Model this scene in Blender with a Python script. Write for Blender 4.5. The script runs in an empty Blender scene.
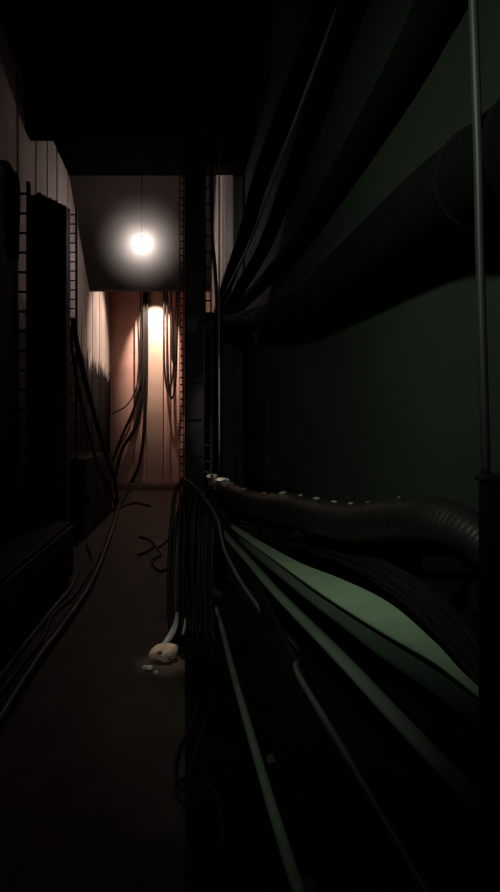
import bpy, bmesh, math, random
from mathutils import Vector, Matrix
random.seed(4)
S = bpy.context.scene
COL = S.collection
F, CX, CY, H = 560.0, 185.0, 430.0, 1.3          # lens in pixels, vanishing point, eye height

def at(px, py, Y):
    return Vector(((px - CX) * Y / F, Y, H - (py - CY) * Y / F))

# ------------------------------------------------------------------ materials
def mat(name, col, rough=0.6, metal=0.0, var=0.25, scale=6.0, bump=0.15, spec=0.5, stretch=(1, 1, 1)):
    m = bpy.data.materials.new(name); m.use_nodes = True
    nt = m.node_tree; nd, ln = nt.nodes, nt.links
    b = nd['Principled BSDF']
    b.inputs['Roughness'].default_value = rough
    b.inputs['Metallic'].default_value = metal
    b.inputs['Specular IOR Level'].default_value = spec
    tc = nd.new('ShaderNodeTexCoord'); mp = nd.new('ShaderNodeMapping')
    mp.inputs['Scale'].default_value = stretch
    ln.new(tc.outputs['Object'], mp.inputs['Vector'])
    nz = nd.new('ShaderNodeTexNoise'); nz.inputs['Scale'].default_value = scale
    nz.inputs['Detail'].default_value = 5
    ln.new(mp.outputs[0], nz.inputs['Vector'])
    rp = nd.new('ShaderNodeValToRGB')
    rp.color_ramp.elements[0].position = 0.3; rp.color_ramp.elements[1].position = 0.7
    rp.color_ramp.elements[0].color = tuple(c * (1 - var) for c in col) + (1,)
    rp.color_ramp.elements[1].color = tuple(min(1, c * (1 + var)) for c in col) + (1,)
    ln.new(nz.outputs['Fac'], rp.inputs['Fac']); ln.new(rp.outputs['Color'], b.inputs['Base Color'])
    if bump:
        bp = nd.new('ShaderNodeBump'); bp.inputs['Strength'].default_value = bump
        bp.inputs['Distance'].default_value = 0.02
        ln.new(nz.outputs['Fac'], bp.inputs['Height']); ln.new(bp.outputs[0], b.inputs['Normal'])
    return m

def shaded_below(name, upper, lower, z0, soft=0.25):
    """wall with shade painted in low down; its ragged edge sits at height z0"""
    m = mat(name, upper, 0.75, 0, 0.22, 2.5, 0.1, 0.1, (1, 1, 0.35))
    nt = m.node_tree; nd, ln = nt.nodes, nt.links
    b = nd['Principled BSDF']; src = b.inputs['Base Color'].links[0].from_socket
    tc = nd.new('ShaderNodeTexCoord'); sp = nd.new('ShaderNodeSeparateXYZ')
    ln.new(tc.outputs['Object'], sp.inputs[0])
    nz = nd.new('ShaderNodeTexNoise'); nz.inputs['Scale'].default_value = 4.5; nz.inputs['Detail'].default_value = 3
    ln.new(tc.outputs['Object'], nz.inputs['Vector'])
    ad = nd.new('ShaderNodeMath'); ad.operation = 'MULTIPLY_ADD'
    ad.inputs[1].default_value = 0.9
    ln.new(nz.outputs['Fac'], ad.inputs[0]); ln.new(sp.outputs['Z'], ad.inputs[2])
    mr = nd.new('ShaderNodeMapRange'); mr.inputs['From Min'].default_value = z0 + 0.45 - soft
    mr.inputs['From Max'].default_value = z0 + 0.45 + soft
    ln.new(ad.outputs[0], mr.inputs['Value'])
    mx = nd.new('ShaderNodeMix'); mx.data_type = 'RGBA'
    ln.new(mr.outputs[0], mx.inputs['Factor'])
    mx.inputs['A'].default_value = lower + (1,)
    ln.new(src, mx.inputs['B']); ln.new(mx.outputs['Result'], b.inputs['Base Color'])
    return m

M = {}
M['left_wall'] = shaded_below('stained beige panel over painted shade', (0.46, 0.38, 0.35), (0.006, 0.0055, 0.005), 2.55, .14)  # shade under the lit panel is put into the lower colour
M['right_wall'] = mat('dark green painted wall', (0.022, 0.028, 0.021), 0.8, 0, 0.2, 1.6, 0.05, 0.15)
M['far_right'] = mat('stained beige panel', (0.60, 0.49, 0.45), 0.7, 0, 0.2, 2.5, 0.1, 0.3, (1, 1, 0.35))
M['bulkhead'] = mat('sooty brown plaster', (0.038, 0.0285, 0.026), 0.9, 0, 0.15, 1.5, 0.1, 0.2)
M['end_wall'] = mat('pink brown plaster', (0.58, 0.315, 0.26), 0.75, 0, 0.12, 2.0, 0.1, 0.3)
M['pilaster'] = mat('cream plaster', (0.54, 0.34, 0.265), 0.75, 0, 0.10, 2.0, 0.1, 0.3)
M['ceiling'] = mat('soot black ceiling', (0.0035, 0.0033, 0.003), 1.0, 0, 0.2, 2, 0.1, 0.0)
M['floor'] = mat('dark worn concrete', (0.115, 0.080, 0.068), 0.75, 0, 0.3, 5.0, 0.25, 0.3)
M['step'] = mat('brown concrete kerb', (0.20, 0.13, 0.11), 0.8, 0, 0.15, 6, 0.1, 0.3)
M['black'] = mat('black painted steel', (0.007, 0.007, 0.007), 0.7, 0, 0.3, 9, 0.05, 0.15)
M['black2'] = mat('charcoal painted steel', (0.012, 0.011, 0.011), 0.6, 0, 0.3, 9, 0.05, 0.3)
M['matt_black'] = mat('matt black rubber', (0.006, 0.006, 0.007), 0.9, 0, 0.3, 12, 0.05, 0.1)
M['rubber'] = mat('black rubber hose', (0.003, 0.003, 0.003), 0.9, 0, 0.3, 14, 0.1, 0.06)
M['rim_grey'] = mat('dull grey conduit', (0.12, 0.118, 0.11), 0.5, 0, 0.2, 14, 0.05, 0.4)
M['cable'] = mat('black cable sheath', (0.009, 0.008, 0.0075), 0.6, 0, 0.25, 20, 0.0, 0.4)
M['cable_brown'] = mat('dark brown cable sheath', (0.014, 0.009, 0.008), 0.6, 0, 0.25, 20, 0.0, 0.35)
M['cable_red'] = mat('dark red brown cable sheath', (0.016, 0.011, 0.010), 0.6, 0, 0.25, 20, 0.0, 0.3)
M['green'] = mat('pale green ribbon sheath', (0.30, 0.40, 0.27), 0.6, 0, 0.12, 8, 0.0, 0.3)
M['green_dim'] = mat('dark green ribbon sheath', (0.055, 0.075, 0.058), 0.6, 0, 0.2, 8, 0.0, 0.3)
M['green_strip'] = mat('grey green flat cable', (0.15, 0.18, 0.15), 0.6, 0, 0.15, 8, 0.0, 0.3)
M['strip_pale'] = mat('pale grey green flat cable', (0.30, 0.35, 0.29), 0.6, 0, 0.15, 8, 0.0, 0.3)
M['pipe'] = mat('dull green grey pipe', (0.022, 0.025, 0.021), 0.5, 0, 0.15, 8, 0.0, 0.3)
M['steel'] = mat('bright metal', (0.75, 0.70, 0.62), 0.35, 0.6, 0.15, 20, 0.05, 0.5)
M['tape'] = mat('pale tape', (0.36, 0.33, 0.27), 0.45, 0, 0.2, 20, 0.05, 0.5)
M['olive'] = mat('olive duct skin', (0.010, 0.011, 0.008), 0.5, 0, 0.3, 18, 0.1, 0.5)
M['paper'] = mat('grey white paper', (0.80, 0.76, 0.74), 0.8, 0, 0.15, 25, 0.1, 0.2)
M['tan_paper'] = mat('tan paper with brown stains', (0.90, 0.60, 0.47), 0.8, 0, 0.35, 16, 0.2, 0.2)
M['dark_stain'] = mat('brown stain', (0.10, 0.06, 0.05), 0.8)
M['grey_plastic'] = mat('grey plastic', (0.09, 0.10, 0.09), 0.5)

# ------------------------------------------------------------------ mesh helpers
def add_box(bm, x0, x1, y0, y1, z0, z1, bev=0.0):
    r = bmesh.ops.create_cube(bm, size=1.0)
    for v in r['verts']:
        v.co = Vector(((x0 + x1) / 2 + v.co.x * (x1 - x0), (y0 + y1) / 2 + v.co.y * (y1 - y0), (z0 + z1) / 2 + v.co.z * (z1 - z0)))
    if bev:
        es = list({e for v in r['verts'] for e in v.link_edges})
        bmesh.ops.bevel(bm, geom=es, offset=bev, segments=2, affect='EDGES', profile=0.5)

def spline(pts, n=10):
    P = [Vector(p) for p in pts]
    if len(P) == 2:
        return [P[0].lerp(P[1], i / n) for i in range(n + 1)]
    Q = [P[0] * 2 - P[1]] + P + [P[-1] * 2 - P[-2]]
    out = []
    for i in range(1, len(Q) - 2):
        a, b, c, d = Q[i - 1], Q[i], Q[i + 1], Q[i + 2]
        for k in range(n):
            t = k / n
            out.append(0.5 * ((2 * b) + (c - a) * t + (2 * a - 5 * b + 4 * c - d) * t * t + (3 * b - a - 3 * c + d) * t ** 3))
    out.append(P[-1]); return out

def frames(path):
    ts = []
    for i in range(len(path)):
        a, b = path[max(0, i - 1)], path[min(len(path) - 1, i + 1)]
        t = (b - a); ts.append(t.normalized() if t.length > 1e-9 else Vector((0, 1, 0)))
    up = Vector((0, 0, 1)) if abs(ts[0].z) < 0.9 else Vector((1, 0, 0))
    u = (up - ts[0] * up.dot(ts[0])).normalized(); out = []
    for t in ts:
        u = (u - t * u.dot(t))
        u = u.normalized() if u.length > 1e-6 else t.orthogonal().normalized()
        out.append((t, u, t.cross(u)))
    return out

def add_tube(bm, path, r, sides=10, flat=1.0, ripple=0.0, period=2):
    fr = frames(path); rings = []
    for i, (p, (t, u, w)) in enumerate(zip(path, fr)):
        rr = r(i / (len(path) - 1)) if callable(r) else r
        if ripple: rr *= 1 + (ripple if (i // (period // 2 or 1)) % 2 else -ripple)
        rings.append([bm.verts.new(p + (u * math.cos(a) * flat + w * math.sin(a)) * rr)
                      for a in (2 * math.pi * k / sides for k in range(sides))])
    for A, B in zip(rings, rings[1:]):
        for k in range(sides):
            bm.faces.new((A[k], A[(k + 1) % sides], B[(k + 1) % sides], B[k]))
    bm.faces.new(rings[0][::-1]); bm.faces.new(rings[-1])

def add_lathe(bm, prof, c, sides=32):
    rings = []
    for r, z in prof:
        rings.append([bm.verts.new((c[0] + max(r, 1e-4) * math.cos(2 * math.pi * k / sides), c[1] + max(r, 1e-4) * math.sin(2 * math.pi * k / sides), c[2] + z)) for k in range(sides)])
    for A, B in zip(rings, rings[1:]):
        for k in range(sides):
            bm.faces.new((A[k], A[(k + 1) % sides], B[(k + 1) % sides], B[k]))
    bm.faces.new(rings[0][::-1]); bm.faces.new(rings[-1])

def link(name, bm, m, parent=None, smooth=False):
    bmesh.ops.recalc_face_normals(bm, faces=bm.faces)
    me = bpy.data.meshes.new(name); bm.to_mesh(me); bm.free()
    me.materials.append(M[m] if isinstance(m, str) else m)
    if smooth:
        for p in me.polygons: p.use_smooth = True
    o = bpy.data.objects.new(name, me); COL.objects.link(o)
    if parent: 
        o.parent = parent
        o.matrix_parent_inverse = Matrix.Translation(parent.location).inverted()
    return o

def tag(o, label, cat, group=None, kind=None):
    o['label'] = label; o['category'] = cat
    if group: o['group'] = group
    if kind: o['kind'] = kind
    return o

def thing(name, label, cat, loc, group=None):
    o = bpy.data.objects.new(name, None); COL.objects.link(o)
    o.location = loc; o.empty_display_size = 0.1
    return tag(o, label, cat, group)

def box_obj(name, m, parent, *b, bev=0.0):
    bm = bmesh.new(); add_box(bm, *b, bev=bev); return link(name, bm, m, parent)

def struct(name, bm, m, label=None):
    o = link(name, bm, m); o['kind'] = 'structure'
    o['label'] = label or name.replace('_', ' '); return o

def tube_obj(name, m, pts, r, parent=None, sides=10, n=10, **k):
    bm = bmesh.new(); add_tube(bm, spline(pts, n), r, sides, **k)
    return link(name, bm, m, parent, True)

# ------------------------------------------------------------------ the setting
XL, XR, YB, YE, ZC = -1.71, 0.55, 9.0, 12.8, 5.05
bm = bmesh.new(); add_box(bm, -2.0, 0.85, -1.6, 13.2, -0.15, 0); struct('floor', bm, 'floor', 'dark worn concrete floor of the narrow passage')
bm = bmesh.new(); add_box(bm, -2.0, 0.85, -1.6, 13.2, ZC, ZC + 0.15); struct('ceiling', bm, 'ceiling', 'soot black ceiling')

def grooved_wall(x, d, y0, y1, z1, seams, gw, gd):
    bm = bmesh.new(); prof = [(x, y0)]
    for s in seams:
        prof += [(x, s - gw / 2), (x + gd * d, s - gw / 2 + .008), (x + gd * d, s + gw / 2 - .008), (x, s + gw / 2)]
    prof += [(x, y1), (x + 0.25 * d, y1), (x + 0.25 * d, y0)]
    lo = [bm.verts.new((a, b, 0)) for a, b in prof]; hi = [bm.verts.new((a, b, z1)) for a, b in prof]
    n = len(prof)
    for i in range(n): bm.faces.new((lo[i], lo[(i + 1) % n], hi[(i + 1) % n], hi[i]))
    bm.faces.new(lo); bm.faces.new(hi[::-1])
    return bm

struct('wall_left', grooved_wall(XL, -1, -1.5, 13.0, ZC, [2.6, 3.2, 3.8, 4.4, 5.0, 5.72, 6.42, 6.95, 7.48, 8.18, 8.75, 9.25, 9.75, 10.35, 11.2, 12.1], 0.075, 0.04), 'left_wall', 'beige panelled left wall with shade painted into its lower part')
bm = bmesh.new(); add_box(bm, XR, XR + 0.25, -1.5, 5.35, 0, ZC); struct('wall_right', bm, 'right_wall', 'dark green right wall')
struct('wall_right_far', grooved_wall(.46, 1, 5.36, 13.0, ZC, [6.16, 6.75, 7.4, 8.1, 8.6, 9.6, 10.6], 0.08, 0.04), 'far_right', 'beige panelled right wall beyond the tall rack')
bm = bmesh.new(); add_box(bm, XL - .2, XR + .2, YE, YE + 0.2, 0, ZC); struct('wall_back', bm, 'end_wall', 'pink brown end wall lit from above')
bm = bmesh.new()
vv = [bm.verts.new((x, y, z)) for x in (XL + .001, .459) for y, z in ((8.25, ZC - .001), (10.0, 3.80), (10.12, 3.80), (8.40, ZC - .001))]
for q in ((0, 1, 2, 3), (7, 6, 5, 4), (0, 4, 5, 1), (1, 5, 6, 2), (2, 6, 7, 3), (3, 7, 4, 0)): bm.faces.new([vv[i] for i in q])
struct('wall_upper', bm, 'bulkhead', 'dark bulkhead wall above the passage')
xa, xb = at(147, 0, YE).x, at(163, 0, YE).x
bm = bmesh.new(); add_box(bm, xa, xb, YE - 0.12, YE, 0.05, ZC); struct('trim_1', bm, 'pilaster', 'flat cream pilaster on the end wall')
for i, (p0, p1) in enumerate(((135.5, 140.5), (166, 170))):
    bm = bmesh.new(); add_box(bm, at(p0, 0, YE).x, at(p1, 0, YE).x, YE - 0.09, YE, 0.05, 3.95)
    struct('trim_%d' % (i + 2), bm, 'end_wall', ('narrow rib left of the pilaster', 'narrow rib right of the pilaster')[i])
bm = bmesh.new(); add_box(bm, XL, XR, YE - 0.62, YE, 0, 0.11, .01); struct('trim_4', bm, 'step', 'low brown kerb along the foot of the end wall')
bm = bmesh.new(); add_box(bm, XL + .001, XR - .001, 6.0, 6.2, 4.5, ZC - .001); struct('trim_6', bm, 'ceiling', 'added black beam shading the upper left wall')  # beam added to keep lamp light off the upper left wall
# black sheet that paints in the shade on the lower right wall
bm = bmesh.new(); add_box(bm, XR - 0.015, XR, -0.2, 5.2, 0, 1.0); struct('trim_5', bm, 'matt_black', 'black sheet standing in for shade on the lower right wall')

# ------------------------------------------------------------------ glowing lamp
LP = at(142, 243, 8.0)
lamp = thing('pendant_lamp', 'glowing round white lamp hanging high before the dark bulkhead', 'lamp', LP)
em = bpy.data.materials.new('lit frosted globe'); em.use_nodes = True
nt = em.node_tree; nt.nodes.clear()
e = nt.nodes.new('ShaderNodeEmission'); o_ = nt.nodes.new('ShaderNodeOutputMaterial')
e.inputs['Color'].default_value = (1.0, 0.88, 0.82, 1); e.inputs['Strength'].default_value = 155.0
nt.links.new(e.outputs[0], o_.inputs[0])
bm = bmesh.new(); bmesh.ops.create_uvsphere(bm, u_segments=32, v_segments=20, radius=0.06)
for v in bm.verts: v.co += LP
link('lamp_globe', bm, em, lamp, True)
bm = bmesh.new(); add_lathe(bm, [(0.012, 0.12), (0.022, 0.115), (0.026, 0.07), (0.03, 0.048)], LP, 20); link('lamp_socket', bm, 'black2', lamp, True)
tube_obj('lamp_cord', 'cable', [LP + Vector((0, 0, .15)), Vector((LP.x, LP.y, ZC))], 0.006, lamp, 8, 4)

# haze hanging round the lamp
hz = bpy.data.materials.new('lamp haze'); hz.use_nodes = True
nt = hz.node_tree; nt.nodes.clear(); nd, ln = nt.nodes, nt.links
om = nd.new('ShaderNodeOutputMaterial'); vs = nd.new('ShaderNodeVolumeScatter')
tc = nd.new('ShaderNodeTexCoord'); vl = nd.new('ShaderNodeVectorMath'); vl.operation = 'LENGTH'
ln.new(tc.outputs['Object'], vl.inputs[0])
mr = nd.new('ShaderNodeMapRange'); mr.interpolation_type = 'SMOOTHSTEP'
mr.inputs['From Min'].default_value = 0.05; mr.inputs['From Max'].default_value = 0.74
mr.inputs['To Min'].default_value = 1.0; mr.inputs['To Max'].default_value = 0.0
ln.new(vl.outputs['Value'], mr.inputs['Value'])
pw = nd.new('ShaderNodeMath'); pw.operation = 'POWER'; pw.inputs[1].default_value = 1.0; ln.new(mr.outputs[0], pw.inputs[0])
mu = nd.new('ShaderNodeMath'); mu.operation = 'MULTIPLY'; mu.inputs[1].default_value = 1.15; ln.new(pw.outputs[0], mu.inputs[0])
vs.inputs['Color'].default_value = (1.0, .89, .81, 1); ln.new(mu.outputs[0], vs.inputs['Density']); ln.new(vs.outputs[0], om.inputs['Volume'])
bm = bmesh.new(); bmesh.ops.create_uvsphere(bm, u_segments=32, v_segments=20, radius=0.75)
ho = link('haze', bm, hz, None, True); ho.location = LP
tag(ho, 'soft haze glowing around the round white lamp', 'haze', kind='stuff')

# ------------------------------------------------------------------ cabinets and ladders on the left
def cabinet(label, x0, x1, y0, y1, z0, z1, face, doors=1, name='cabinet', cat='cabinet', group=None):
    """face: '-y' doors look down the passage, '+x' doors look across it, '-x' likewise from the right"""
    t = thing(name, label, cat, ((x0 + x1) / 2, (y0 + y1) / 2, z0), group)
    box_obj('body', 'black', t, x0, x1, y0, y1, z0 + .05, z1, bev=.008)
    box_obj('plinth', 'matt_black', t, x0 + .02, x1 - .02, y0 + .02, y1 - .02, z0, z0 + .05)
    for k in range(doors):
        if face == '-y':
            a = x0 + .015 + (x1 - x0 - .03) * k / doors; b = x0 + .015 + (x1 - x0 - .03) * (k + 1) / doors
            bm = bmesh.new(); add_box(bm, a + .004, b - .004, y0 - .018, y0, z0 + .08, z1 - .03, .004)
            zt = z1 - .2
            for q in range(6): add_box(bm, a + .05, b - .05, y0 - .024, y0 - .017, zt - q * .03, zt - q * .03 + .012)
            d = link('door', bm, 'black2', t)
            zm = (z0 + z1) / 2
            box_obj('handle', 'black', d, b - .05, b - .03, y0 - .045, y0 - .017, zm - .08, zm + .08, bev=.004)
        else:
            xs = x1 if face == '+x' else x0; s = 1 if face == '+x' else -1
            a = y0 + .015 + (y1 - y0 - .03) * k / doors; b = y0 + .015 + (y1 - y0 - .03) * (k + 1) / doors
            bm = bmesh.new(); add_box(bm, *sorted((xs, xs + s * .018)), a + .004, b - .004, z0 + .08, z1 - .03, .004)
            for q in range(4): add_box(bm, *sorted((xs + s * .017, xs + s * .024)), a + .06, b - .06, z1 - .12 - q * .03, z1 - .108 - q * .03)
            d = link('door', bm, 'black2', t)
            zm = (z0 + z1) / 2
            box_obj('handle', 'black', d, *sorted((xs + s * .016, xs + s * .045)), a + .03, a + .05, zm - .06, zm + .06, bev=.004)
    return t

def ladder(label, xa, xb, y, z0, z1, pitch, rail=0.018, rr=0.007, name='cable_ladder', cat='cable ladder', m='black'):
    t = thing(name, label, cat, ((xa + xb) / 2, y, z0), 'vertical cable ladders')
    for x in (xa, xb):
        box_obj('rail', m, t, x - rail / 2, x + rail / 2, y - .02, y + .02, z0, z1, bev=.003)
    z = z1 - pitch * .6
    while z > z0 + .1:
        bm = bmesh.new(); add_tube(bm, [Vector((xa, y, z)), Vector((xb, y, z))], rr, 8); link('rung', bm, m, t, True)
        z -= pitch
    return t

ca = cabinet('tall black cabinet with rounded cable heap on top at the left edge', XL + .005, at(16, 0, 4.6).x, 2.7, 4.6, 0, at(0, 186, 4.6).z, '+x', 2)
cb = cabinet('tall black cabinet with vented door standing between the two left cable ladders', at(27, 0, 5.0).x, at(66, 0, 5.0).x, 5.0, 5.2, 0, at(0, 205, 5.0).z, '-y', 1)
# cable heaps lying on the cabinets
def heap(label, pts_fn, n, r, group):
    t = thing('cable_coil', label, 'cable', pts_fn(0)[0], group)
    for k in range(n): tube_obj('strand', 'cable', pts_fn(k), r * random.uniform(.8, 1.25), t, 8, 6)
    return t
za = at(0, 186, 4.6).z; xa_ = at(16, 0, 4.6).x
def hp(k):
    y0 = 4.5 - .06 * (k % 4); z = za + .02 + .028 * (k // 4)
    return [Vector((XL + .03, y0 - .15, z)), Vector((XL + .09, y0, z + .012)), Vector((xa_ - .05, y0 + .02, z)), Vector((xa_ + .035, y0 + .02, z - .09)), Vector((xa_ + .035, y0, z - .5 - .1 * (k % 3)))]
heap('black cable strands heaped on the cabinet at the left edge', hp, 12, .018, 'cable heaps on the cabinets')
zb = at(0, 205, 5.0).z; x0b = at(27, 0, 5.0).x; x1b = at(66, 0, 5.0).x
def hq(k):
    y0 = 5.04 + .03 * (k % 4); z = zb + .018 + .026 * (k // 4) * (1 if k < 12 else .9); x1 = x1b - .04 - .05 * (k // 4)
    return [Vector((x0b + .01 + .02 * (k % 3), y0, z)), Vector((x0b + .10, y0 + .01, z + .025 * ((k * 7) % 3))), Vector((x1 - .08, y0, z + .008)), Vector((x1, y0 + .005, z - .006))]
heap('ragged black cable strands lying on the vented tall cabinet', hq, 15, .016, 'cable heaps on the cabinets')

ladder('narrow cable ladder with wide rungs between the two tall left cabinets', at(13, 0, 4.85).x, at(28.5, 0, 4.85).x, 4.85, 0, at(0, 182, 4.85).z, .17, .03, .011)
ladder('slim cable ladder with close rungs right of the vented tall cabinet', at(69, 0, 6.25).x, at(76.5, 0, 6.25).x, 6.25, 0, at(0, 209, 6.25).z, .105, .022, .008)
cabinet('low black cabinet on the floor in front of the vented tall cabinet', -1.375, -.97, 2.9, 4.8, 0, .52, '+x', 4)
cabinet('low black cabinet against the left wall beyond the slim cable ladder', XL + .005, -1.18, 6.6, 8.9, 0, .95, '+x', 3)

# sagging cables by the slim ladder
sag = [('thick black cable sagging from the slim ladder toward the end wall', [at(73, 318, 6.2), at(78, 350, 6.3), at(90, 398, 6.7), at(103, 445, 7.4), at(113, 474, 8.4), at(116, 490, 9.4), Vector((-1.2, 9.9, .02))], .032),
       ('thinner black cable sagging beneath the thick left one', [at(70, 325, 6.15), at(74, 362, 6.25), at(84, 415, 6.6), at(97, 462, 7.2), at(108, 484, 8.2), Vector((-1.15, 9.3, .02))], .02)]
for l, p, r in sag: tag(tube_obj('sagging_cable', 'cable', p, r), l, 'cable', 'sagging cables along the left wall')
# floor cables, left
for l, p, r, m in (
    ('dull grey cable running along the floor beside the low left cabinet', [Vector((-.93, -1.2, .02)), Vector((-.955, 2.4, .02)), Vector((-.96, 3.2, .02)), Vector((-.945, 4.0, .02)), Vector((-.93, 4.5, .02)), Vector((-.97, 5.0, .02))], .018, 'rim_grey'),
    ('thick dull hose running along the floor nearest the passage centre', [Vector((-.82, -1.3, .03)), Vector((-.80, 1.0, .03)), Vector((-.815, 2.5, .03)), Vector((-.815, 3.1, .03)), Vector((-.79, 3.7, .03)), Vector((-.78, 4.6, .03)), Vector((-.84, 5.8, .03)), Vector((-.95, 7.4, .03)), Vector((-1.1, 9.4, .03)), Vector((-1.2, 11.9, .03))], .028, 'olive'),
    ('black cable winding on the floor between the grey cable and dull hose', [Vector((-.88, -1.0, .016)), Vector((-.9, 2.6, .016)), Vector((-.88, 3.4, .016)), Vector((-.92, 3.9, .016)), Vector((-.86, 4.4, .016)), Vector((-.9, 5.4, .016)), Vector((-1.1, 6.3, .016))], .016, 'cable')):
    tag(tube_obj('floor_cable', m, p, r), l, 'cable', 'cables along the left floor')

# ------------------------------------------------------------------ cables hanging on the end wall
yw = YE - .17
hang = [
 ('thick dark cable hanging straight down left of the pilaster then bowing left', [(146, 262), (145, 340), (143, 385), (136, 425), (122, 450), (115, 478)], .05),
 ('dark cable beside the pilaster hanging down to the kerb', [(147, 262), (147, 350), (146, 400), (143, 440), (138, 468), (130, 484)], .045),
 ('thin cable looping left across the pink end wall', [(141, 262), (140.5, 310), (141, 350), (137, 385), (127, 405), (112, 414)], .02),
 ('mid dark cable sweeping down left to the corner of the end wall', [(143.5, 262), (143, 360), (135, 405), (122, 436), (112, 462)], .042),
 ('dark cable hanging tight along the pilaster right edge', [(164, 262), (164, 340), (165, 375), (168, 392), (172, 380), (175, 345), (177, 262)], .028),
 ('second dark cable looping right of the pilaster', [(166.5, 262), (167.5, 350), (169, 388), (172, 398), (176, 375), (178, 262)], .032),
 ('short dark cable looping down beside the black rack', [(170.5, 262), (172, 340), (173, 362), (176, 352), (179.5, 262)], .026)]
for i, (l, p, r) in enumerate(hang):
    tag(tube_obj('hanging_cable', 'cable_brown', [at(a, b, yw - .03 * i) for a, b in p], r * .75), l, 'cable', 'cables hanging on the end wall')

# ------------------------------------------------------------------ tall rack in the middle
x0, x1 = at(184.5, 0, 3.8).x, at(204, 0, 3.8).x
rack = thing('equipment_rack', 'tall narrow black rack standing where the passage narrows', 'rack', ((x0 + x1) / 2, 3.95, 0))
box_obj('body', 'black', rack, x0, x1, 3.8, 4.1, 0, at(0, 140, 3.8).z, bev=.005)
for k in range(12):
    z = .12 + k * .25
    box_obj('panel', 'black', rack, x0 + .012, x1 - .012, 3.79, 3.801, z, z + .235, bev=.002)
ladder('slender cable ladder on the passage side of the tall rack', at(179.8, 0, 3.9).x, at(183.5, 0, 3.9).x, 3.9, 0, at(0, 165, 3.9).z, .05, .006, .005)
ladder('cable ladder between the tall rack and the right wall', at(205, 0, 4.0).x, at(211, 0, 4.0).x, 4.0, .9, at(0, 130, 4.0).z, .115, .010, .006)
tag(tube_obj('wall_cable', 'cable', [at(211, 120, 4.05), at(211, 190, 4.05), at(212, 235, 4.05), at(215, 270, 4.1), at(217, 310, 4.2), at(214, 340, 4.3), at(213, 470, 4.3)], .014), 'black cable dropping down beside the ladder right of the rack', 'cable')
tag(tube_obj('wire', 'rim_grey', [at(219, 120, 3.7), at(219, 300, 3.7), at(219.5, 470, 3.7)], .0045), 'thin grey wire hanging straight down right of the rack', 'wire')
cabinet('added chest high black cabinet darkening the right wall behind the rack', at(206, 0, 5.1).x, .545, 5.1, 5.34, 0, at(0, 312, 5.1).z, '-y', 1)  # cabinet added to cover and shade the lamplit lower wall
dk = thing('added_dark_box', 'added charcoal box darkening the right wall above the tall rack', 'duct', (.36, 5.1, ZC))  # box added so the wall above goes dark
box_obj('body', 'black2', dk, at(203, 0, 5.0).x, XR - .004, 5.0, 5.2, 3.68, ZC - .002, bev=.006)
box_obj('flange', 'black2', dk, at(203, 0, 5.0).x - .008, XR - .003, 4.99, 5.21, 3.67, 3.70, bev=.003)
arm = thing('hose_hanger', 'black hook arm reaching from the rack to the overhead hoses', 'hanger', at(205, 318, 4.15))
tube_obj('arm', 'black2', [at(192, 328, 3.86), at(200, 325, 3.95), at(210, 318, 4.2), at(224, 314, 4.6)], .018, arm, 8, 6)
box_obj('plate', 'black2', arm, x0 + .02, x0 + .09, 3.77, 3.80, at(0, 334, 3.8).z, at(0, 318, 3.8).z, bev=.003)

# ------------------------------------------------------------------ hoses overhead on the right
hoses = [
 ('black hose rising highest beside the beige wall panels', [at(219, 312, 4.9), at(228, 282, 4.3), at(243, 240, 3.7), at(263, 172, 3.0), at(300, 75, 2.3), at(335, -30, 1.8), Vector((.49, 1.3, 3.3)), Vector((.49, .3, 4.0)), Vector((.49, -1.2, 4.3))], .046),
 ('second black hose from the rack rising to the ceiling', [at(221, 316, 4.9), at(240, 288, 3.9), at(267, 240, 3.2), at(318, 100, 2.12), at(353, 0, 1.68), at(372, -60, 1.51), Vector((.505, .9, 3.0)), Vector((.505, -.2, 3.4)), Vector((.505, -1.3, 3.6))], .040),
 ('third black hose running between two green wall stripes', [at(224, 320, 4.8), at(260, 286, 3.4), at(307, 228, 2.33), at(385, 100, 1.40), at(437, 0, 1.10), at(462, -50, 1.0), Vector((.475, .4, 2.25)), Vector((.46, -1.2, 2.4))], .040),
 ('fat black duct sweeping up to the right edge', [at(215, 326, 4.8), at(250, 322, 3.7), at(300, 308, 2.28), at(350, 272, 1.59), at(400, 233, 1.22), at(450, 197, .99), at(510, 162, .79), at(560, 128, .66), Vector((.46, .1, 1.68)), Vector((.46, -1.2, 1.7))], .076)]
for i, (l, p, r) in enumerate(hoses):
    t = thing('hose', l, 'hose', p[0], 'black hoses on the right wall')
    bm = bmesh.new(); path = spline(p, 40); add_tube(bm, path, r, 18, ripple=.012, period=2); link('sheath', bm, 'rubber', t, True)
    for f in (.3, .62):
        k = int(f * (len(path) - 1)); bm = bmesh.new(); add_tube(bm, path[k:k + 3], r * 1.06, 18); link('clamp', bm, 'rubber', t, True)
tag(tube_obj('conduit', 'rim_grey', [at(219, 306, 4.7), at(232, 280, 4.0), at(251, 240, 3.3), at(279, 163, 2.55), at(331, 25, 1.85), at(350, -30, 1.65), Vector((.50, 1.1, 3.05)), Vector((.50, 0, 3.6)), Vector((.50, -1.2, 3.8))], .007), 'thin grey tube drawn as the highlight between the two highest hoses', 'conduit')  # grey tube stands in for the bright rim of the hose
tag(tube_obj('conduit', 'olive', [at(228, 322, 4.3), at(262, 312, 2.95), at(295, 290, 2.2), at(325, 260, 1.78), at(350, 237, 1.56), at(412, 186, 1.14), at(469, 138, .92), at(512, 108, .80), at(545, 84, .72)], .006), 'thin dark conduit lying along the top of the fat duct', 'conduit')
tag(tube_obj('conduit', 'pipe', [at(470, -60, .69), at(473, 0, .695), at(478, 150, .70), at(480, 250, .705), at(484, 400, .707), at(486, 473.5, .707)], .0054), 'thin upright pipe on the green wall at the right edge', 'conduit')

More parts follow.
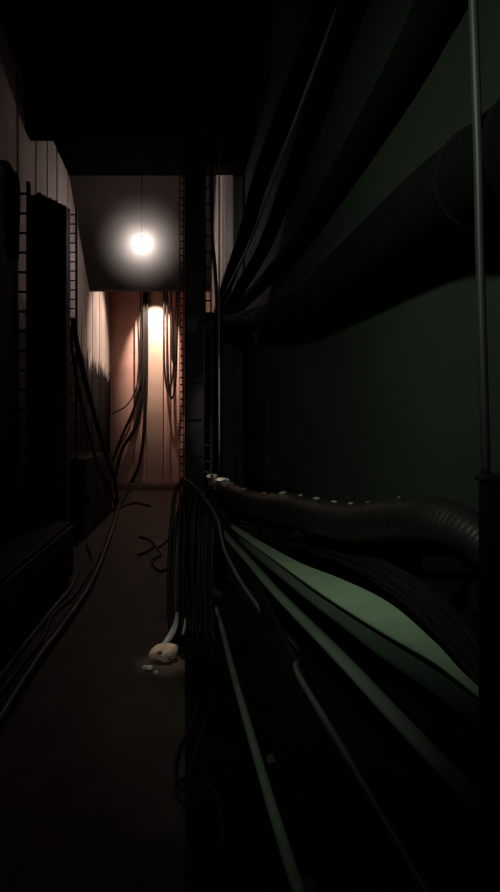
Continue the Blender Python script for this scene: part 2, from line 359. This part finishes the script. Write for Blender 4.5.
# ------------------------------------------------------------------ trough of cables on the right
tr = thing('cable_trough', 'long black cable trough on legs under the cables at right', 'cable trough', (.4, 2.4, 0))
bm = bmesh.new()
add_box(bm, .28, .53, .35, 3.75, .46, .49); add_box(bm, .52, .532, .35, 3.75, .46, .76); link('tray', bm, 'matt_black', tr)
box_obj('side_rail', 'black', tr, .268, .282, .35, 3.75, .44, .73, bev=.004)
tube_obj('rail_highlight', 'rim_grey', [Vector((.272, .40, .800)), Vector((.27, .633, .782)), Vector((.266, .99, .757)), Vector((.262, 1.3, .735)), Vector((.285, 1.42, .715))], .0075, tr, 10, 8)  # grey tube stands in for light caught along the rail
for yy in (.5, 2.0, 3.6):
    for xx in (.40, .5): box_obj('leg', 'black', tr, xx - .015, xx + .015, yy - .015, yy + .015, 0.012, .46)
up = thing('rack_upright', 'black upright post at the lower right edge', 'post', (.46, .707, 0))
box_obj('post', 'matt_black', up, .373, .53, .70, .715, .012, 1.235, bev=.004)
box_obj('cap', 'black2', up, .369, .533, .698, .717, 1.235, 1.245, bev=.003)
mt = box_obj('floor_shade_sheet', 'matt_black', None, .0, .53, .7, 5.05, 0.0, .012, bev=.003)  # black sheet stands in for the unlit floor here
tag(mt, 'black sheet darkening the floor under the cable trough', 'floor sheet')

def ribbon(name, m, U, L, n, ribs, label, th=.006, group=None):
    a, b = spline(U, n), spline(L, n)
    bm = bmesh.new(); K = ribs * 4; rows = []
    for p, q in zip(a, b):
        row = []
        for k in range(K + 1):
            t = k / K; v = p.lerp(q, t); v.z += th * .8 * abs(math.sin(math.pi * ribs * t)); row.append(v)
        rows.append(row)
    top = [[bm.verts.new(v) for v in r] for r in rows]; bot = [[bm.verts.new(v - Vector((0, 0, th))) for v in r] for r in rows]
    for i in range(len(rows) - 1):
        for k in range(K):
            bm.faces.new((top[i][k], top[i][k + 1], top[i + 1][k + 1], top[i + 1][k]))
            bm.faces.new((bot[i][k], bot[i + 1][k], bot[i + 1][k + 1], bot[i][k + 1]))
        bm.faces.new((top[i][0], top[i + 1][0], bot[i + 1][0], bot[i][0]))
        bm.faces.new((top[i][K], bot[i][K], bot[i + 1][K], top[i + 1][K]))
    for i in (0, -1):
        for k in range(K): bm.faces.new((top[i][k], top[i][k + 1], bot[i][k + 1], bot[i][k]))
    o = link(name, bm, m, None, True)
    return tag(o, label, 'ribbon cable', group)

def on(pts, X):          # points at a chosen distance X from the passage axis
    out = []
    for p in pts:
        x = X if len(p) == 2 else p[2]
        out.append(at(p[0], p[1], min(x * F / (p[0] - CX), 4.4)))
    return out
ribbon('ribbon_cable', 'green',
       on([(229, 523, .30), (240, 529, .34), (256, 539, .37), (295, 561, .39), (342, 580, .40), (388, 603, .41), (434, 643, .42), (460, 672, .425), (488, 698, .43)], .4),
       on([(231, 527, .26), (241, 535, .28), (256, 546, .30), (300, 578, .32), (335, 602, .335), (380, 630, .36), (430, 659, .385), (460, 681, .405), (488, 704, .428)], .34), 12, 10,
       'broad pale green ribbon cable bulging across the lower right', group='green ribbon cables')
ribbon('ribbon_cable', 'green_dim',
       on([(240, 537, .25), (256, 548, .27), (300, 583, .29), (335, 608, .305), (380, 637, .33), (430, 668, .36), (487, 709, .40)], .3),
       on([(239, 541, .235), (254, 555, .25), (300, 593, .27), (335, 620, .29), (380, 655, .31), (430, 689, .34), (487, 732, .385)], .3), 12, 5,
       'narrow dark green ribbon cable below the broad pale one', group='green ribbon cables')
def flat_strip(pts, hw, m, label, Xs):
    P = [at(a, b, min(x * F / (a - CX), 4.4)) for (a, b), x in zip(pts, Xs)]
    tag(tube_obj('flat_cable', m, P, hw, sides=12, n=12, flat=.55), label, 'cable', 'flat cables on the right')
flat_strip([(222, 530), (229, 539), (250, 562), (276, 592), (335, 652), (401, 722), (492, 818)], .0175, 'green_strip', 'flat grey green cable lying diagonally below the ribbon cables', [.2, .22, .26, .29, .33, .37, .42])
flat_strip([(214, 528), (222, 548), (238, 574), (256, 598), (276, 622), (300, 650)], .007, 'cable_brown', 'slim dark cable left of the diagonal flat cable', [.19, .22, .25, .27, .30, .36])
tag(tube_obj('flat_cable', 'strip_pale', [Vector((.225, 4.0, .026)), Vector((.24, 3.5, .026)), Vector((.255, 2.9, .026)), Vector((.285, 2.1, .026)), Vector((.312, 1.58, .026)), Vector((.34, 1.2, .026))], lambda t: .015 + .006 * t, sides=12, flat=.8), 'grey green cable running down the black sheet beneath the trough', 'cable', 'flat cables on the right')
for i, (px, py) in enumerate(((271, 745), (309, 872))):
    Y = F * 1.28 / (py - CY + 14); c = at(px, py, Y); c.z = .012
    t = thing('cable_clip', ('small grey clip on the black sheet halfway along the lower green cable', 'small grey clip on the black sheet at the bottom picture edge')[i], 'clip', c, 'clips on the mat')
    box_obj('base', 'grey_plastic', t, c.x - .016, c.x + .016, c.y - .014, c.y + .014, .012, .026, bev=.003)
    box_obj('lip', 'grey_plastic', t, c.x - .010, c.x + .012, c.y - .008, c.y + .008, .026, .036, bev=.003)

# thin dark cables arching over the ribbon
names = ['topmost', 'second from top', 'third from top', 'fourth from top', 'fifth from top', 'sixth from top', 'seventh from top', 'lowest']
for k in range(8):
    f = k / 7.0
    base = [((240 + 2 * f), 522 + 8 * f), (278 - 4 * f, 533 + 10 * f), (340 - 8 * f, 546 + 14 * f), (400 - 10 * f, 569 + 22 * f), (450 - 10 * f, 608 + 30 * f), (489 - 2 * f, 660 + 34 * f)]
    P = []
    for j, (a, b) in enumerate(base):
        X = .47 - .03 * f + random.uniform(-.006, .006)
        P.append(at(a + random.uniform(-1, 1), b + random.uniform(-1.6, 1.6), min(X * F / (a - CX), 4.3)))
    tag(tube_obj('thin_cable', ('cable_red', 'cable', 'cable_brown')[k % 3], P, (.0042, .0065, .005)[k % 3], sides=8), '%s of the thin dark cables arching over the green ribbon' % names[k], 'cable', 'thin cables over the green ribbon')

# fat ribbed duct on top
dp = on([(196, 478, .10), (208, 481, .18), (228, 490, .29), (255, 503, .35), (289, 508, .39), (328, 518, .42), (361, 523, .44), (394, 519, .45), (432, 519, .46), (462, 529, .48), (492, 550, .50), (512, 572, .51)], .4)
dt = thing('flexible_duct', 'fat ribbed black duct with bright bits lying along the right wall', 'duct', dp[3])
bm = bmesh.new(); path = spline(dp, 26); add_tube(bm, path, lambda t: .058 - .028 * max(0, (t - .4) / .6), 18, ripple=.008, period=4); link('sheath', bm, 'olive', dt, True)
random.seed(9)
for f, s, mm in ((.02, .026, 'steel'), (.06, .030, 'steel'), (.09, .042, 'steel'), (.125, .030, 'steel'), (.165, .034, 'steel'), (.20, .022, 'tape'), (.25, .012, 'tape'), (.31, .008, 'tape'),
                 (.36, .011, 'tape'), (.40, .006, 'tape'), (.44, .009, 'tape'), (.48, .005, 'tape'), (.53, .005, 'tape'), (.58, .004, 'tape'), (.66, .003, 'tape')):
    i = int(f * (len(path) - 1)); r = .058 - .028 * max(0, (f - .4) / .6)
    c = path[i] + Vector((-.25, -.3, .92)).normalized() * (r * 1.08)
    bm = bmesh.new(); bmesh.ops.create_icosphere(bm, subdivisions=2, radius=1.0)
    for v in bm.verts: v.co = c + Vector((v.co.x * s * 1.5, v.co.y * s * 1.6, v.co.z * s * .55)) * random.uniform(.7, 1.2)
    link('foil_scrap', bm, mm, dt, False)
for yy, k in ((1.0, .80), (1.9, .55), (3.2, .3)):
    i = min(range(len(path)), key=lambda q: abs(path[q].y - yy)); c = path[i]
    t = thing('wall_bracket', ('black bracket under the near end of the ribbed duct', 'black bracket under the middle of the ribbed duct', 'black bracket under the far end of the ribbed duct')[(1.0, 1.9, 3.2).index(yy)], 'bracket', (c.x, c.y, c.z - .08), 'brackets under the ribbed duct')
    box_obj('arm', 'matt_black', t, c.x - .04, XR - .016, c.y - .015, c.y + .015, c.z - .082, c.z - .064)
    box_obj('plate', 'matt_black', t, XR - .03, XR - .015, c.y - .03, c.y + .03, c.z - .16, c.z - .04)

# curtain of black cables hanging from the rack to the floor
random.seed(2)
for k in range(14):
    px = 171 + k * 3.2
    Y = 3.45 + random.uniform(-.06, .12)
    zt = random.uniform(.80, .98); p0 = Vector(((px + 12 - CX) * Y / F, 3.74, zt)); xf = (px - CX) * Y / F
    P = [p0, Vector((xf + .02, Y + .1, zt - .10)), Vector((xf + random.uniform(-.01, .01), Y, .5)), Vector((xf + random.uniform(-.012, .012), Y - .05, .15)), Vector((xf + random.uniform(-.02, .02), Y - .12, .024)), Vector((xf + random.uniform(0, .08), Y - .3, .024))]
    tag(tube_obj('hanging_cable', 'cable' if k % 4 else 'cable_brown', P, random.choice((.007, .010, .013)), sides=8), 'black cable in the curtain hanging from the rack down to the floor', 'cable', 'curtain of cables under the rack')
# bundle from the rack to the trough
for k, (a, b) in enumerate((((184, 478), 'uppermost dark cable'), ((183, 484), 'middle dark cable'), ((182, 492), 'lowest dark cable'))):
    P = [at(a[0], a[1], 3.74), at(196 + k, 487 + 5 * k, 3.6), at(208 + k, 503 + 6 * k, 3.2), at(218 + 2 * k, 520 + 9 * k, 2.9), at(224 + 3 * k, 548 + 12 * k, 2.6), at(240 + 4 * k, 580 + 12 * k, 2.3), at(262 + 4 * k, 612 + 12 * k, 2.0)]
    tag(tube_obj('bundle_cable', ('rim_grey', 'cable', 'cable_brown')[k], P, (.008, .012, .01)[k], sides=8), b + ' bending from the rack into the trough', 'cable', 'cables from rack to trough')

# loose cables on the floor
for l, p, r in (
    ('thin black cable squiggling across the middle of the far floor', [(140, 538), (150, 541), (158, 548), (168, 541), (176, 538)], .014),
    ('thin black cable curling on the floor before the curtain of cables', [(138, 556), (148, 552), (155, 547), (160, 556), (152, 562), (160, 572), (174, 566)], .013),
    ('black cable lying on the floor beside the far kerb', [(108, 512), (122, 508), (135, 504), (150, 507)], .02)):
    tag(tube_obj('floor_cable', 'cable', [Vector(((a - CX) * (F * H / (b - CY)) / F, F * H / (b - CY), r)) for a, b in p], r, sides=8), l, 'cable', 'loose cables on the floor')
for l, p, r in (
    ('black cable looping on the floor at the edge of the black sheet', [(200, 700), (190, 728), (178, 752), (176, 776), (188, 792), (204, 782), (216, 796), (222, 822), (222, 850)], .008),
    ('second black cable crossing the loop by the black sheet', [(214, 690), (202, 735), (190, 770), (176, 788), (190, 806), (212, 780)], .007)):
    tag(tube_obj('floor_cable', 'cable', [Vector(((a - CX) * (F * (H - .02) / (b - CY)) / F, F * (H - .02) / (b - CY), .012 + r)) for a, b in p], r, sides=8), l, 'cable', 'loose cables on the floor')

# ------------------------------------------------------------------ litter on the floor
def crumple(bm, c, sx, sy, sz, seed, tilt=0):
    rnd = random.Random(seed)
    bmesh.ops.create_icosphere(bm, subdivisions=3, radius=1.0)
    dirs = [Vector((rnd.uniform(-1, 1), rnd.uniform(-1, 1), rnd.uniform(-1, 1))).normalized() for _ in range(14)]
    R = Matrix.Rotation(tilt, 3, 'Y')
    for v in bm.verts:
        d = v.co.normalized(); k = 1.0
        for q in dirs: k -= .62 * max(0, d.dot(q) - .70)
        v.co = c + R @ Vector((d.x * sx * k, d.y * sy * k, d.z * sz * k))
Yl = F * H / (664 - CY)
c = Vector((at(164, 0, Yl).x, Yl + .02, .055))
bm = bmesh.new(); crumple(bm, c, .092, .06, .060, 12, -.3)
cup = link('crumpled_wrapper', bm, 'tan_paper'); tag(cup, 'crumpled tan wrapper lying on the floor below the curtain of cables', 'wrapper')
for q, sz in (((-.022, -.050, .020), .012), ((.034, -.048, -.012), .011)):
    bm = bmesh.new(); bmesh.ops.create_icosphere(bm, subdivisions=2, radius=1.0)
    for v in bm.verts: v.co = c + Vector(q) + Vector((v.co.x * sz * 1.3, v.co.y * .008, v.co.z * sz * .8))
    link('stain', bm, 'dark_stain', cup)
# pale strip standing up against the cable curtain
def strip(name, m, A, B, wA, wB, label, side, cat, bow=.02, mid=1.0):
    bm = bmesh.new(); n = 10; rows = []
    for i in range(n + 1):
        t = i / n; p = A.lerp(B, t) + Vector((bow * math.sin(math.pi * t), -.01 * math.sin(3 * t), 0)); w = (wA + (wB - wA) * t) * (1 + mid * .3 * math.sin(math.pi * t))
        rows.append([p - side * w, p + Vector((0, -.012, 0)), p + side * w])
    for dz in (0, .004):
        pass
    top = [[bm.verts.new(v) for v in r] for r in rows]; bot = [[bm.verts.new(v + Vector((0, .004, 0.001))) for v in r] for r in rows]
    for i in range(n):
        for k in range(2):
            bm.faces.new((top[i][k], top[i][k + 1], top[i + 1][k + 1], top[i + 1][k])); bm.faces.new((bot[i][k], bot[i + 1][k], bot[i + 1][k + 1], bot[i][k + 1]))
        bm.faces.new((top[i][0], top[i + 1][0], bot[i + 1][0], bot[i][0])); bm.faces.new((top[i][2], bot[i][2], bot[i + 1][2], top[i + 1][2]))
    for i in (0, n):
        for k in range(2): bm.faces.new((top[i][k], top[i][k + 1], bot[i][k + 1], bot[i][k]))
    return tag(link(name, bm, m), label, cat, 'paper scraps on the floor')
strip('paper_strip', 'paper', at(164, 645, 3.2), at(177, 612, 3.26), .026, .006, 'pale pointed paper strip leaning up behind the tan wrapper', Vector((1, 0, .35)).normalized(), 'paper', .018)
strip('paper_strip', 'paper', at(183, 634, 3.22), at(185, 618, 3.28), .007, .004, 'small dim paper strip leaning right of the pale pointed strip', Vector((1, 0, 0)), 'paper', .004)
c2 = Vector((at(147, 0, 3.0).x, 3.03, .016))
bm = bmesh.new(); add_box(bm, c2.x - .036, c2.x + .036, c2.y - .016, c2.y + .016, .004, .024, .006)
for v in bm.verts: v.co = c2 + Matrix.Rotation(-1.0, 3, 'Z') @ (v.co - c2) + Vector((0, 0, .01 * math.sin((v.co.x - c2.x) * 60)))
tag(link('paper_scrap', bm, 'paper'), 'small flat pale scrap on the floor left of the tan wrapper', 'paper', 'paper scraps on the floor')
c3 = Vector((at(156.5, 0, 2.98).x, 2.97, .014))
bm = bmesh.new(); crumple(bm, c3, .014, .012, .013, 8)
tag(link('paper_scrap', bm, 'paper'), 'tiny pale scrap on the floor just below the tan wrapper', 'paper', 'paper scraps on the floor')

# ------------------------------------------------------------------ lights
def spot(name, loc, target, power, col, ang, blend, rad):
    l = bpy.data.lights.new(name, 'SPOT'); l.energy = power; l.color = col; l.spot_size = math.radians(ang); l.spot_blend = blend; l.shadow_soft_size = rad
    o = bpy.data.objects.new(name, l); COL.objects.link(o); o.location = loc
    o.rotation_euler = (Vector(target) - Vector(loc)).to_track_quat('-Z', 'Y').to_euler(); return o
c = at(155, 296, YE - .35)
spot('end_wall_downlight', (c.x, YE - .9, 4.6), (c.x, YE, 3.24), 800, (1.0, .85, .70), 50, .8, .03)
spot('left_wall_light', (.2, 11.3, 3.95), (XL, 11.2, 3.05), 280, (1.0, .80, .64), 76, .6, .06)
spot('green_work_light', (-.35, .15, 1.95), (.48, 1.9, 1.5), 46, (.83, 1.0, .78), 84, 1.0, .05)

spot('foil_fill', (.0, 2.5, 3.5), (.235, 4.05, .93), 330, (1.0, .86, .72), 9, .9, .04)  # unseen fill added to brighten the foil scraps
spot('litter_fill', (-.1, 2.3, 3.3), (-.125, 3.1, .05), 75, (1.0, .84, .72), 6, 1.0, .03)  # extra unseen spot that lifts the litter
w = bpy.data.worlds.new('dark'); S.world = w; w.use_nodes = True
w.node_tree.nodes['Background'].inputs['Color'].default_value = (.95, 1.0, .82, 1)
w.node_tree.nodes['Background'].inputs['Strength'].default_value = .012

cam = bpy.data.cameras.new('camera'); co = bpy.data.objects.new('camera', cam); COL.objects.link(co)
co.location = (0, 0, H); co.rotation_euler = (math.pi / 2, 0, 0)
cam.sensor_fit = 'VERTICAL'; cam.sensor_height = 36; cam.lens = 36 * F / 892
cam.shift_x = (250 - CX) / 892; cam.shift_y = (CY - 446) / 892
cam.clip_start = .02
S.camera = co
vs_ = S.view_settings; S.display_settings.display_device = 'sRGB'
vs_.view_transform = 'Standard'; vs_.look = 'None'; vs_.exposure = 0; vs_.gamma = 1; vs_.use_curve_mapping = False
S.cycles.use_denoising = True
